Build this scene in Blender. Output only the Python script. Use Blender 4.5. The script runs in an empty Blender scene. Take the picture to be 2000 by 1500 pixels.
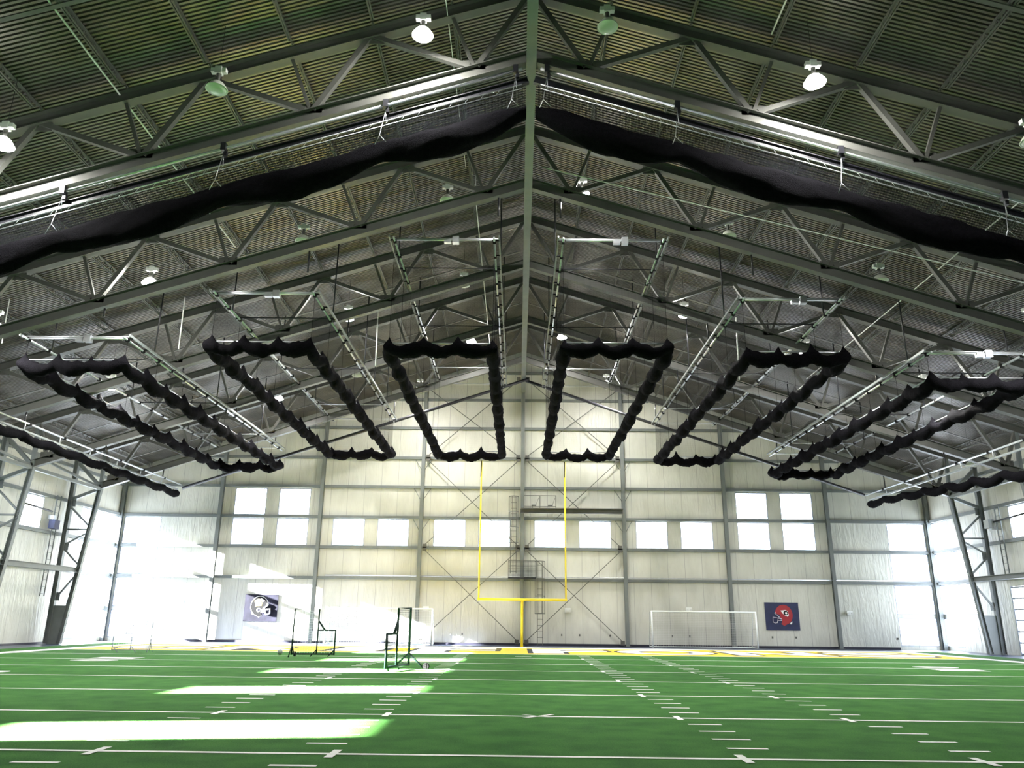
import bpy, bmesh, math, random
from mathutils import Vector, Matrix
random.seed(7)
C = bpy.context.scene.collection
S = bpy.context.scene

# ------------------------------------------------------------------ camera
W_ = 58.9                      # end wall plane
cam_d = bpy.data.cameras.new('camera'); cam = bpy.data.objects.new('camera', cam_d); C.objects.link(cam)
f_px = 1512.57
cam_d.sensor_width = 36.0; cam_d.lens = 36.0*f_px/2000.0; cam_d.clip_end = 500
yaw, pit, rol = -0.0101, 0.2945, 0.0111
fwd = Vector((math.sin(yaw)*math.cos(pit), math.cos(yaw)*math.cos(pit), math.sin(pit)))
rt = Vector((math.cos(yaw), -math.sin(yaw), 0)); up = rt.cross(fwd)
r2 = rt*math.cos(rol)+up*math.sin(rol); u2 = -rt*math.sin(rol)+up*math.cos(rol)
cam.matrix_world = Matrix(((r2.x, u2.x, -fwd.x, -0.2984), (r2.y, u2.y, -fwd.y, 0), (r2.z, u2.z, -fwd.z, 1.8266), (0, 0, 0, 1)))
S.camera = cam

# ------------------------------------------------------------------ world, sun, exposure
S.view_settings.view_transform = 'Standard'; S.view_settings.look = 'None'
S.view_settings.exposure = 0.42; S.view_settings.gamma = 1.0; S.view_settings.use_curve_mapping = False
wd = bpy.data.worlds.new('sky'); S.world = wd; wd.use_nodes = True
bg = wd.node_tree.nodes['Background']; bg.inputs[0].default_value = (0.86, 0.93, 1.0, 1); bg.inputs[1].default_value = 13.0
LAMP_E = 1000.0
sd = bpy.data.lights.new('sun', 'SUN'); sd.energy = 340.0; sd.angle = math.radians(0.53); sd.color = (1, 0.97, 0.9)
sun = bpy.data.objects.new('sun', sd); C.objects.link(sun)
SUN = Vector((1, 0.157, -0.321)).normalized()
sun.rotation_euler = SUN.to_track_quat('-Z', 'Y').to_euler()

def portal(name, loc, rot, sx, sy):
    l = bpy.data.lights.new(name, 'AREA'); l.shape = 'RECTANGLE'; l.size = sx; l.size_y = sy
    l.cycles.is_portal = True
    o = bpy.data.objects.new(name, l); C.objects.link(o); o.location = loc; o.rotation_euler = rot

# ------------------------------------------------------------------ materials
MATS = {}
def new_mat(name):
    m = bpy.data.materials.new(name); m.use_nodes = True
    nt = m.node_tree; nt.nodes.clear()
    out = nt.nodes.new('ShaderNodeOutputMaterial')
    MATS[name] = m
    return m, nt, out
def pmat(name, col, rough=0.6, metal=0.0, noise=0.0, nscale=4.0, bump=0.0, bscale=20.0, spec=0.5):
    m, nt, out = new_mat(name)
    b = nt.nodes.new('ShaderNodeBsdfPrincipled'); nt.links.new(b.outputs[0], out.inputs[0])
    b.inputs['Base Color'].default_value = (*col, 1); b.inputs['Roughness'].default_value = rough
    b.inputs['Metallic'].default_value = metal; b.inputs['Specular IOR Level'].default_value = spec
    if noise or bump:
        tc = nt.nodes.new('ShaderNodeTexCoord')
    if noise:
        n = nt.nodes.new('ShaderNodeTexNoise'); n.inputs['Scale'].default_value = nscale; n.inputs['Detail'].default_value = 5
        nt.links.new(tc.outputs['Object'], n.inputs['Vector'])
        r = nt.nodes.new('ShaderNodeMapRange'); r.inputs['To Min'].default_value = 1-noise; r.inputs['To Max'].default_value = 1+noise
        r.inputs['From Min'].default_value = 0.3; r.inputs['From Max'].default_value = 0.7
        nt.links.new(n.outputs[0], r.inputs[0])
        mx = nt.nodes.new('ShaderNodeVectorMath'); mx.operation = 'SCALE'; mx.inputs[0].default_value = col
        nt.links.new(r.outputs[0], mx.inputs['Scale']); nt.links.new(mx.outputs[0], b.inputs['Base Color'])
    if bump:
        n2 = nt.nodes.new('ShaderNodeTexNoise'); n2.inputs['Scale'].default_value = bscale; n2.inputs['Detail'].default_value = 4
        nt.links.new(tc.outputs['Object'], n2.inputs['Vector'])
        bp = nt.nodes.new('ShaderNodeBump'); bp.inputs['Strength'].default_value = bump; bp.inputs['Distance'].default_value = 0.05
        nt.links.new(n2.outputs[0], bp.inputs['Height']); nt.links.new(bp.outputs[0], b.inputs['Normal'])
    return m

M_steel = pmat('painted_grey_steel', (0.085, 0.085, 0.078), 0.5, 0, 0.12, 2.0)
M_steel_l = pmat('wall_grey_steel', (0.135, 0.15, 0.15), 0.5, 0, 0.1, 2.0)
M_dark = pmat('dark_steel', (0.012, 0.012, 0.016), 0.4, 0, 0.1, 3)
M_galv = pmat('galvanized_steel', (0.55, 0.57, 0.6), 0.32, 0.85, 0.1, 5)
M_white = pmat('white_enamel', (0.75, 0.76, 0.74), 0.35)
M_whitep = pmat('white_paint', (0.82, 0.85, 0.83), 0.6)
M_yellow = pmat('yellow_paint', (0.85, 0.68, 0.03), 0.4, 0, 0.04, 3)
M_black = pmat('black_rubber', (0.004, 0.004, 0.004), 0.8, spec=0.1)
M_green = pmat('dark_green_pipe', (0.01, 0.026, 0.022), 0.6, spec=0.15)
M_bundle = pmat('black_netting', (0.0035, 0.0033, 0.0045), 0.95, 0, 0.4, 9, 0.9, 35, 0.03)
M_gold = pmat('gold_turf', (0.78, 0.56, 0.02), 0.9, 0, 0.12, 14)
M_twhite = pmat('white_turf', (0.9, 0.92, 0.86), 0.9, 0, 0.08, 18)
M_tblack = pmat('black_turf', (0.01, 0.012, 0.012), 0.9)
M_conc = pmat('sealed_concrete', (0.028, 0.042, 0.085), 0.35, 0, 0.15, 1.2)
M_base = pmat('black_base', (0.015, 0.015, 0.03), 0.5)
M_frame = pmat('window_frame_grey', (0.3, 0.33, 0.4), 0.5)
M_pad = pmat('grey_panel', (0.35, 0.36, 0.36), 0.5)

# corrugated deck
m, nt, out = new_mat('ribbed_roof_deck'); M_deck = m
b = nt.nodes.new('ShaderNodeBsdfPrincipled'); nt.links.new(b.outputs[0], out.inputs[0])
b.inputs['Roughness'].default_value = 0.4; b.inputs['Metallic'].default_value = 0.6
tc = nt.nodes.new('ShaderNodeTexCoord'); n = nt.nodes.new('ShaderNodeTexNoise'); n.inputs['Scale'].default_value = 0.7; n.inputs['Detail'].default_value = 6
nt.links.new(tc.outputs['Object'], n.inputs['Vector'])
cr = nt.nodes.new('ShaderNodeValToRGB'); cr.color_ramp.elements[0].color = (0.13, 0.122, 0.11, 1); cr.color_ramp.elements[1].color = (0.2, 0.187, 0.17, 1)
cr.color_ramp.elements[0].position = 0.35; cr.color_ramp.elements[1].position = 0.65
nt.links.new(n.outputs[0], cr.inputs[0]); nt.links.new(cr.outputs[0], b.inputs['Base Color'])

# vinyl faced insulation walls: seams every 1.5 m along the wall, soft wrinkles
def wall_mat(name, axis):
    m, nt, out = new_mat(name)
    N = nt.nodes.new; L = nt.links.new
    b = N('ShaderNodeBsdfPrincipled'); L(b.outputs[0], out.inputs[0]); b.inputs['Roughness'].default_value = 0.42
    tc = N('ShaderNodeTexCoord'); sp = N('ShaderNodeSeparateXYZ'); L(tc.outputs['Object'], sp.inputs[0])
    def math_(op, a, bb=None):
        q = N('ShaderNodeMath'); q.operation = op
        for i, v in enumerate((a, bb)):
            if v is None: continue
            if isinstance(v, (int, float)): q.inputs[i].default_value = v
            else: L(v, q.inputs[i])
        return q.outputs[0]
    u = math_('FRACT', math_('DIVIDE', math_('ADD', sp.outputs[axis], 76.2), 1.27))
    seam = math_('LESS_THAN', math_('ABSOLUTE', math_('SUBTRACT', u, 0.5)), 0.012)
    nz = N('ShaderNodeTexNoise'); nz.inputs['Scale'].default_value = 1.3; nz.inputs['Detail'].default_value = 5
    mp = N('ShaderNodeMapping'); mp.inputs['Scale'].default_value = (1, 1, 0.35); L(tc.outputs['Object'], mp.inputs[0]); L(mp.outputs[0], nz.inputs['Vector'])
    r = N('ShaderNodeValToRGB'); L(nz.outputs[0], r.inputs[0])
    r.color_ramp.elements[0].position = 0.3; r.color_ramp.elements[0].color = (0.49, 0.49, 0.44, 1)
    r.color_ramp.elements[1].position = 0.7; r.color_ramp.elements[1].color = (0.57, 0.57, 0.52, 1)
    mx = N('ShaderNodeMix'); mx.data_type = 'RGBA'; L(seam, mx.inputs[0]); L(r.outputs[0], mx.inputs[6]); mx.inputs[7].default_value = (0.33, 0.33, 0.31, 1)
    L(mx.outputs[2], b.inputs['Base Color'])
    n2 = N('ShaderNodeTexNoise'); n2.inputs['Scale'].default_value = 1.6; n2.inputs['Detail'].default_value = 3; n2.inputs['Distortion'].default_value = 1.2
    mp2 = N('ShaderNodeMapping'); mp2.inputs['Scale'].default_value = (2.2, 2.2, 0.4); mp2.inputs['Rotation'].default_value = (0.3, 0.3, 0)
    L(tc.outputs['Object'], mp2.inputs[0]); L(mp2.outputs[0], n2.inputs['Vector'])
    hgt = math_('SUBTRACT', n2.outputs[0], math_('MULTIPLY', seam, 0.3))
    bp = N('ShaderNodeBump'); bp.inputs['Strength'].default_value = 0.22; bp.inputs['Distance'].default_value = 0.2
    L(hgt, bp.inputs['Height']); L(bp.outputs[0], b.inputs['Normal'])
    return m
M_wx = wall_mat('vinyl_wall_across', 0); M_wy = wall_mat('vinyl_wall_along', 1)

# turf
m, nt, out = new_mat('green_turf'); M_turf = m
b = nt.nodes.new('ShaderNodeBsdfPrincipled'); nt.links.new(b.outputs[0], out.inputs[0]); b.inputs['Roughness'].default_value = 1.0
b.inputs['Specular IOR Level'].default_value = 0.15
tc = nt.nodes.new('ShaderNodeTexCoord')
def noise_(scale, det):
    n = nt.nodes.new('ShaderNodeTexNoise'); n.inputs['Scale'].default_value = scale; n.inputs['Detail'].default_value = det
    nt.links.new(tc.outputs['Object'], n.inputs['Vector']); return n.outputs[0]
a1, a2 = noise_(1.4, 6), noise_(45, 3)
ad = nt.nodes.new('ShaderNodeMath'); ad.operation = 'ADD'; nt.links.new(a1, ad.inputs[0]); nt.links.new(a2, ad.inputs[1])
cr = nt.nodes.new('ShaderNodeValToRGB'); nt.links.new(ad.outputs[0], cr.inputs[0])
hv = nt.nodes.new('ShaderNodeMath'); hv.operation = 'MULTIPLY'; hv.inputs[1].default_value = 0.5; nt.links.new(ad.outputs[0], hv.inputs[0]); nt.links.new(hv.outputs[0], cr.inputs[0])
cr.color_ramp.elements[0].position = 0.38; cr.color_ramp.elements[0].color = (0.023, 0.108, 0.014, 1)
cr.color_ramp.elements[1].position = 0.62; cr.color_ramp.elements[1].color = (0.055, 0.188, 0.028, 1)
nt.links.new(cr.outputs[0], b.inputs['Base Color'])
bp = nt.nodes.new('ShaderNodeBump'); bp.inputs['Strength'].default_value = 0.6; bp.inputs['Distance'].default_value = 0.03
nt.links.new(a2, bp.inputs['Height']); nt.links.new(bp.outputs[0], b.inputs['Normal'])

# glass
m, nt, out = new_mat('clear_pane'); M_glass = m
t = nt.nodes.new('ShaderNodeBsdfTransparent'); t.inputs[0].default_value = (0.93, 0.96, 1, 1)
g = nt.nodes.new('ShaderNodeBsdfGlossy'); g.inputs['Roughness'].default_value = 0.05
mx = nt.nodes.new('ShaderNodeMixShader'); mx.inputs[0].default_value = 0.05
nt.links.new(t.outputs[0], mx.inputs[1]); nt.links.new(g.outputs[0], mx.inputs[2]); nt.links.new(mx.outputs[0], out.inputs[0])

def net_mat(name, col, cell, line):
    m, nt, out = new_mat(name); N = nt.nodes.new; L = nt.links.new
    uv = N('ShaderNodeUVMap'); uv.uv_map = 'UVMap'; sp = N('ShaderNodeSeparateXYZ'); L(uv.outputs[0], sp.inputs[0])
    o = []
    for i in range(2):
        d = N('ShaderNodeMath'); d.operation = 'DIVIDE'; d.inputs[1].default_value = cell; L(sp.outputs[i], d.inputs[0])
        fr = N('ShaderNodeMath'); fr.operation = 'FRACT'; L(d.outputs[0], fr.inputs[0])
        ls = N('ShaderNodeMath'); ls.operation = 'LESS_THAN'; ls.inputs[1].default_value = line/cell; L(fr.outputs[0], ls.inputs[0]); o.append(ls.outputs[0])
    mm = N('ShaderNodeMath'); mm.operation = 'MAXIMUM'; L(o[0], mm.inputs[0]); L(o[1], mm.inputs[1])
    t = N('ShaderNodeBsdfTransparent'); df = N('ShaderNodeBsdfDiffuse'); df.inputs[0].default_value = (*col, 1)
    ms = N('ShaderNodeMixShader'); L(mm.outputs[0], ms.inputs[0]); L(t.outputs[0], ms.inputs[1]); L(df.outputs[0], ms.inputs[2]); L(ms.outputs[0], out.inputs[0])
    return m
M_netw = net_mat('white_goal_net', (0.8, 0.8, 0.8), 0.12, 0.008)
M_netb = net_mat('black_net_mesh', (0.012, 0.012, 0.014), 0.05, 0.0028)
M_netv = net_mat('dense_black_net_mesh', (0.012, 0.012, 0.016), 0.045, 0.009)
M_nets = net_mat('screen_net', (0.05, 0.06, 0.07), 0.09, 0.012)

def emis(name, col, s):
    m, nt, out = new_mat(name)
    e = nt.nodes.new('ShaderNodeEmission'); e.inputs[0].default_value = (*col, 1); e.inputs[1].default_value = s
    nt.links.new(e.outputs[0], out.inputs[0]); return m
M_lit = emis('lit_lamp', (1.0, 0.98, 0.92), LAMP_E)
M_litr = emis('glowing_prismatic_shade', (1.0, 0.99, 0.93), 12.0)
m, nt, out = new_mat('prismatic_shade'); M_shade = m
b = nt.nodes.new('ShaderNodeBsdfPrincipled'); b.inputs['Base Color'].default_value = (0.62, 0.66, 0.56, 1); b.inputs['Roughness'].default_value = 0.3
nt.links.new(b.outputs[0], out.inputs[0])

# ------------------------------------------------------------------ mesh builder
class MB:
    def __init__(s): s.v = []; s.f = []; s.mi = []; s.uv = {}; s.sm = []
    def face(s, pts, mi=0, uv=None):
        n = len(s.v); s.v += [tuple(p) for p in pts]; s.f.append(tuple(range(n, n+len(pts)))); s.mi.append(mi); s.sm.append(False)
        if uv: s.uv[len(s.f)-1] = uv
    def box(s, c, d, mi=0):
        x, y, z = c; a, b, e = d[0]/2, d[1]/2, d[2]/2
        n = len(s.v); s.v += [(x+i*a, y+j*b, z+k*e) for k in (-1, 1) for j in (-1, 1) for i in (-1, 1)]
        for q in ((0, 2, 3, 1), (4, 5, 7, 6), (0, 1, 5, 4), (2, 6, 7, 3), (0, 4, 6, 2), (1, 3, 7, 5)):
            s.f.append(tuple(n+i for i in q)); s.mi.append(mi); s.sm.append(False)
    def frame_(s, p0, p1, up=(0, 0, 1)):
        d = (Vector(p1)-Vector(p0)).normalized(); u = Vector(up)
        if abs(d.dot(u)) > 0.98: u = Vector((0, 1, 0))
        r = d.cross(u).normalized(); return d, r, r.cross(d)
    def prism(s, p0, p1, prof, up=(0, 0, 1), mi=0):
        d, r, u = s.frame_(p0, p1, up); n = len(s.v); k = len(prof)
        for p in (Vector(p0), Vector(p1)):
            s.v += [tuple(p+r*a+u*b) for a, b in prof]
        for i in range(k):
            j = (i+1) % k; s.f.append((n+i, n+j, n+k+j, n+k+i)); s.mi.append(mi); s.sm.append(False)
        s.f.append(tuple(n+i for i in range(k))[::-1]); s.mi.append(mi); s.sm.append(False)
        s.f.append(tuple(n+k+i for i in range(k))); s.mi.append(mi); s.sm.append(False)
    def beam(s, p0, p1, w, h, up=(0, 0, 1), mi=0):
        s.prism(p0, p1, ((-w/2, -h/2), (w/2, -h/2), (w/2, h/2), (-w/2, h/2)), up, mi)
    def ibeam(s, p0, p1, w, h, t=0.025, up=(0, 0, 1), mi=0):
        a = w/2; e = h/2; q = t/2
        s.prism(p0, p1, ((-a, -e), (a, -e), (a, -e+t), (q, -e+t), (q, e-t), (a, e-t), (a, e), (-a, e), (-a, e-t), (-q, e-t), (-q, -e+t), (-a, -e+t)), up, mi)
    def tube(s, pts, r, n=8, mi=0, cap=True):
        pts = [Vector(p) for p in pts]; rings = []
        d0, rr, uu = s.frame_(pts[0], pts[1])
        for i, p in enumerate(pts):
            if i == 0: d = pts[1]-p
            elif i == len(pts)-1: d = p-pts[i-1]
            else: d = (pts[i+1]-p).normalized()+(p-pts[i-1]).normalized()
            d.normalize(); rr = (rr-d*rr.dot(d)).normalized(); uu = rr.cross(d)
            ri = r[i] if isinstance(r, (list, tuple)) else r
            b0 = len(s.v); rings.append(b0)
            s.v += [tuple(p+rr*(ri*math.cos(2*math.pi*k/n))+uu*(ri*math.sin(2*math.pi*k/n))) for k in range(n)]
        for a, b in zip(rings, rings[1:]):
            for k in range(n):
                j = (k+1) % n; s.f.append((a+k, a+j, b+j, b+k)); s.mi.append(mi); s.sm.append(True)
        if cap:
            s.f.append(tuple(rings[0]+k for k in range(n))[::-1]); s.mi.append(mi); s.sm.append(False)
            s.f.append(tuple(rings[-1]+k for k in range(n))); s.mi.append(mi); s.sm.append(False)
    def lathe(s, prof, c=(0, 0, 0), n=20, mi=0):
        b0 = len(s.v); k = len(prof)
        for i in range(n):
            a = 2*math.pi*i/n; s.v += [(c[0]+r*math.cos(a), c[1]+r*math.sin(a), c[2]+z) for r, z in prof]
        for i in range(n):
            j = (i+1) % n
            for q in range(k-1):
                s.f.append((b0+i*k+q, b0+j*k+q, b0+j*k+q+1, b0+i*k+q+1)); s.mi.append(mi); s.sm.append(True)
    def build(s, name, mats, parent=None, loc=None):
        me = bpy.data.meshes.new(name)
        L = Vector(loc) if loc is not None else None
        v = s.v if L is None else [tuple(Vector(p)-L) for p in s.v]
        me.from_pydata(v, [], s.f)
        if not isinstance(mats, (list, tuple)): mats = [mats]
        for m in mats: me.materials.append(m)
        me.polygons.foreach_set('material_index', s.mi); me.polygons.foreach_set('use_smooth', s.sm)
        if s.uv:
            ul = me.uv_layers.new(name='UVMap')
            for fi, uv in s.uv.items():
                for li, q in zip(me.polygons[fi].loop_indices, uv): ul.data[li].uv = q
        me.update()
        o = bpy.data.objects.new(name, me); C.objects.link(o)
        if parent: o.parent = parent
        elif L is not None: o.location = L
        return o
def tag(o, label, cat, group=None, kind=None):
    if label: o['label'] = label
    if cat: o['category'] = cat
    if group: o['group'] = group
    if kind: o['kind'] = kind
    return o
def thing(name, label, cat, loc=(0, 0, 0), group=None):
    o = bpy.data.objects.new(name, None); C.objects.link(o); o.location = loc; o.empty_display_size = 0.2
    return tag(o, label, cat, group)
class P:       # builds parts in world coordinates under a thing at loc
    def __init__(s, root): s.root = root; s.o = Vector(root.location)
    def part(s, name, mb, mat, label=None):
        mb.v = [tuple(Vector(p)-s.o) for p in mb.v]
        o = mb.build(name, mat, s.root)
        if label: o['label'] = label
        return o
def struct(o, label=None):
    o['kind'] = 'structure'
    if label: o['label'] = label
    return o
ORD = ['first', 'second', 'third', 'fourth', 'fifth', 'sixth', 'seventh', 'eighth', 'ninth', 'tenth', 'eleventh', 'twelfth']

MS = 0.325                       # roof slope
DECK = 22.42; TOPC = 21.6; BOTC = 19.0
HX = 30.5; YB = W_-7.593*11
FY = [W_-7.593*k for k in range(10)]
GZ = [4.6, 6.83, 9.07, 11.37, 13.63, 16.0, 18.3, 20.55]
def rz(z0, x): return z0-MS*abs(x)

# ------------------------------------------------------------------ floor with paint
_fonts = {}
def text_polys(ch, off):
    key = (ch, off)
    if key in _fonts: return _fonts[key]
    cu = bpy.data.curves.new('t', 'FONT'); cu.body = ch; cu.offset = off; cu.resolution_u = 6
    o = bpy.data.objects.new('t', cu); C.objects.link(o)
    dg = bpy.context.evaluated_depsgraph_get(); me = bpy.data.meshes.new_from_object(o.evaluated_get(dg))
    vs = [(v.co.x, v.co.y) for v in me.vertices]; fs = [tuple(p.vertices) for p in me.polygons]
    bpy.data.objects.remove(o); bpy.data.curves.remove(cu); bpy.data.meshes.remove(me)
    _fonts[key] = (vs, fs); return vs, fs
def put_text(mb, ch, fn, z, mi, off=0.03, ref=None):
    vs, fs = text_polys(ch, off); rv = text_polys(ch, ref if ref is not None else off)[0]
    x0 = min(v[0] for v in rv); x1 = max(v[0] for v in rv); y0 = min(v[1] for v in rv); y1 = max(v[1] for v in rv)
    n = len(mb.v)
    for x, y in vs:
        a, b = fn((x-x0)/(x1-x0), (y-y0)/(y1-y0)); mb.v.append((a, b, z))
    for f in fs: mb.f.append(tuple(n+i for i in f)); mb.mi.append(mi); mb.sm.append(False)
fl = MB()
def rect(x0, x1, y0, y1, z, mi): fl.face([(x0, y0, z), (x1, y0, z), (x1, y1, z), (x0, y1, z)], mi)
rect(-31, 31, YB-0.5, 59.5, 0, 1)                     # concrete
rect(-27.6, 27.6, YB+0.3, 54.36, 0.02, 0)                 # turf
rect(-27.6, 27.6, 54.36, 55.1, 0.02, 4)
Z1, Z2, Z3 = 0.026, 0.030, 0.034
Y0 = 11.66; GOAL = Y0+7*4.572; END = GOAL+9.144; SX = 24.38
rect(-SX, SX, GOAL, END, Z1, 3)
rect(-SX-1.0, -SX, YB+1, END+1.5, Z1, 2); rect(SX, SX+1.0, YB+1, END+1.5, Z1, 2); rect(-SX, SX, END, END+1.5, Z1, 2)
for k in range(-3, 8):
    y = Y0+4.572*k; rect(-SX, SX, y-0.06, y+0.06, Z1, 2) if k < 7 else rect(-SX, SX, y-0.12, y+0.08, Z2, 2)
for k in range(-3, 7):
    for j in range(5):
        y = Y0+4.572*k+0.9144*j
        for X in (2.82, 6.096):
            for s in (-1, 1):
                if j == 0: rect(s*X-0.06 if s > 0 else s*X-0.06, s*X+0.06, y-0.32, y+0.32, Z2, 2)
                else: rect(min(s*X, s*(X+0.61)), max(s*X, s*(X+0.61)), y-0.05, y+0.05, Z1, 2)
for s in (-1, 1):                                       # cross at midfield of the second line
    c, y = 0.12, Y0+4.572
    fl.face([(c-0.33, y-s*0.28-0.05, Z2), (c-0.25, y-s*0.28-0.05+0.0, Z2), (c+0.33, y+s*0.28+0.0, Z2), (c+0.25, y+s*0.28+0.06, Z2)][::1], 2)
rect(-0.4, 0.4, GOAL-2.8, GOAL-2.68, Z2, 2)
word = 'GRIFFONS'; xs = [(-23.6, -18.4), (-17.6, -12.5), (-10.9, -8.2), (-6.2, -1.6), (0.6, 5.0), (5.6, 11.2), (12.0, 17.4), (18.2, 23.4)]
for ch, (xa, xb) in zip(word, xs):
    fn = lambda u, v, xa=xa, xb=xb: (xa+u*(xb-xa), GOAL+1.5+v*6.2)
    put_text(fl, ch, fn, Z2, 4, 0.065, 0.035); put_text(fl, ch, fn, Z3, 2, 0.035, 0.035)
for k, dg in ((5, '10'), (3, '20'), (1, '30')):
    y = Y0+4.572*k
    for i, ch in enumerate(dg):
        s = -1 if i == 0 else 1
        # read from the left sideline looking +X: text up = +X, text right = -Y
        cy = y-s*0.95
        put_text(fl, ch, lambda u, v, cy=cy: (-18.6+v*1.9, cy+0.6-u*1.2), Z2, 2)
        cy = y+s*0.95
        put_text(fl, ch, lambda u, v, cy=cy: (18.6-v*1.9, cy-0.6+u*1.2), Z2, 2)
struct(fl.build('floor', [M_turf, M_conc, M_twhite, M_gold, M_tblack]), 'green turf football field with white lines and gold end zone')

# ------------------------------------------------------------------ walls with window openings
bayw = [(0.90, 3.30), (4.25, 6.68)]
holes_back = []
for b_ in range(4):
    for a, c in bayw:
        x0, x1 = 7.62*b_+a, 7.62*b_+c
        if b_ < 3:
            holes_back += [(x0, x1, 6.93, 8.96), (-x1, -x0, 6.93, 8.96)]
            if b_ == 2: holes_back += [(x0, x1, 9.18, 11.2), (-x1, -x0, 9.18, 11.2)]
for z0, z1 in ((0.25, 2.2), (2.42, 4.5), (4.72, 6.74), (6.93, 8.96)):
    holes_back += [(27.3, 30.1, z0, z1), (-30.1, -27.3, z0, z1)]
def side_holes(side):
    h = []
    for z0, z1 in ((0.25, 2.2), (2.42, 4.5), (4.72, 6.74), (6.93, 8.96)):
        h.append((56.4, 58.7, z0, z1))
        if side < 0: h.append((53.6, 55.95, z0, z1))
        elif 2 < z0 < 6: h.append((54.0, 56.1, z0, z1))
    for k in range(9):
        c = 48.0-7.593*k; h.append((c-1.18, c+1.18, 6.93, 8.96))
    if side > 0:
        h.append((46.9, 50.25, 0.05, 4.1))
    return h
def wall(name, kind, pos, u0, u1, ztop, holes, mat, out, gable=False):
    """kind 'x': plane at y=pos spanning x; kind 'y': plane at x=pos spanning y. Outward solidify."""
    us = sorted({u0, u1, *[h[0] for h in holes], *[h[1] for h in holes]})
    zs = sorted({0.0, ztop, *[h[2] for h in holes], *[h[3] for h in holes]})
    mb = MB(); T = 0.14
    def pt(u, z, d): return (u, pos+out*d, z) if kind == 'x' else (pos+out*d, u, z)
    for d in (0, T):
        for a, b in zip(us, us[1:]):
            for e, f in zip(zs, zs[1:]):
                mu, mz = (a+b)/2, (e+f)/2
                if any(h[0] < mu < h[1] and h[2] < mz < h[3] for h in holes): continue
                mb.face([pt(a, e, d), pt(b, e, d), pt(b, f, d), pt(a, f, d)])
        if gable: mb.face([pt(u0, ztop, d), pt(u1, ztop, d), pt(0, DECK+0.02, d)])
    for h in holes:
        a, b, e, f = h
        for p, q in (((a, e), (b, e)), ((b, e), (b, f)), ((b, f), (a, f)), ((a, f), (a, e))):
            mb.face([pt(*p, 0), pt(*q, 0), pt(*q, T), pt(*p, T)])
    return struct(mb.build(name, mat))
EZ = DECK-MS*HX
struct(wall('wall_back', 'x', W_, -HX, HX, EZ, holes_back, M_wx, 1, True), 'white insulated end wall with steel columns and square windows')
struct(wall('wall_front', 'x', YB, -HX, HX, EZ, [], M_wx, -1, True), 'white insulated wall behind the camera')
hl, hr = side_holes(-1), side_holes(1)
struct(wall('wall_left', 'y', -HX, YB, W_, EZ+0.0, hl, M_wy, -1), 'white insulated left side wall')
struct(wall('wall_right', 'y', HX, YB, W_, EZ+0.0, hr, M_wy, 1), 'white insulated right side wall')

wn = [0]
def window(kind, pos, h, out, lab):
    a, b, e, f = h; wn[0] += 1; mb = MB(); t = 0.06
    cu, cz = (a+b)/2, (e+f)/2
    def bx(u, z, du, dz, dd=0.12):
        d = pos+out*0.06
        mb.box((u, d, z) if kind == 'x' else (d, u, z), (du, dd, dz) if kind == 'x' else (dd, du, dz))
    bx(a+t/2, cz, t, f-e); bx(b-t/2, cz, t, f-e); bx(cu, e+t/2, b-a-2*t, t); bx(cu, f-t/2, b-a-2*t, t)
    o = struct(mb.build('window_%d' % wn[0], M_frame), lab)
    g = MB(); d = pos+out*0.07
    pts = [(a+t, e+t), (b-t, e+t), (b-t, f-t), (a+t, f-t)]
    g.face([(u, d, z) if kind == 'x' else (d, u, z) for u, z in pts])
    g.build('pane', M_glass, o)
for h in holes_back: window('x', W_, h, 1, 'square daylight window in the end wall')
for h in hl: window('y', -HX, h, -1, 'square daylight window in the left side wall')
for h in hr:
    if h[3] - h[2] < 3: window('y', HX, h, 1, 'square daylight window in the right side wall')
# portals (they only guide the daylight of the openings)
portal('portal_back', (0, W_+0.3, 7.95), (math.radians(-90), 0, 0), 44.2, 2.3)
portal('portal_left', (-HX-0.3, 29.5, 7.95), (0, math.radians(-90), 0), 2.2, 59)
portal('portal_right', (HX+0.3, 29.5, 7.95), (0, math.radians(90), 0), 2.2, 59)

# overhead glazed door and side door in the right wall
d = MB(); d.box((HX+0.03, 46.97, 2.05), (0.14, 0.1, 4.1)); d.box((HX+0.03, 50.2, 2.05), (0.14, 0.1, 4.1))
for i in range(7): d.box((HX+0.03, 48.58, 0.1+i*0.655), (0.1, 3.2, 0.09))
d.box((HX+0.03, 48.58, 2.05), (0.08, 0.06, 4.1))
o = struct(d.build('door_1', M_frame), 'glazed overhead sectional door in the right side wall')
g = MB(); g.face([(HX+0.05, 47.0, 0.1), (HX+0.05, 50.2, 0.1), (HX+0.05, 50.2, 4.05), (HX+0.05, 47.0, 4.05)]); g.build('pane', M_glass, o)
d = MB()
for y in (53.75, 52.35, 53.05): d.box((HX-0.06, y, 1.08), (0.12, 0.1, 2.16))
d.box((HX-0.06, 53.05, 2.2), (0.12, 1.5, 0.12))
o = struct(d.build('door_2', M_pad), 'white double door in the right side wall beside the steel column')
lf = MB()
for y in (53.4, 52.7): lf.box((HX-0.05, y, 1.06), (0.05, 0.6, 2.1))
lf.build('door_leaf', M_white, o)
hd = MB(); hd.box((HX-0.1, 53.05, 1.05), (0.05, 1.2, 0.06)); hd.build('push_bar', M_galv, o)

# base strips
bb = MB(); bb.box((0, W_-0.04, 0.08), (54.4, 0.08, 0.16)); struct(bb.build('baseboard_back', M_base))
bb = MB(); bb.box((HX-0.04, 30, 0.06), (0.08, 33, 0.12)); struct(bb.build('baseboard_right', M_base))
bb = MB(); bb.box((-HX+0.04, 22, 0.06), (0.08, 60, 0.12)); struct(bb.build('baseboard_left', M_base))

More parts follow.
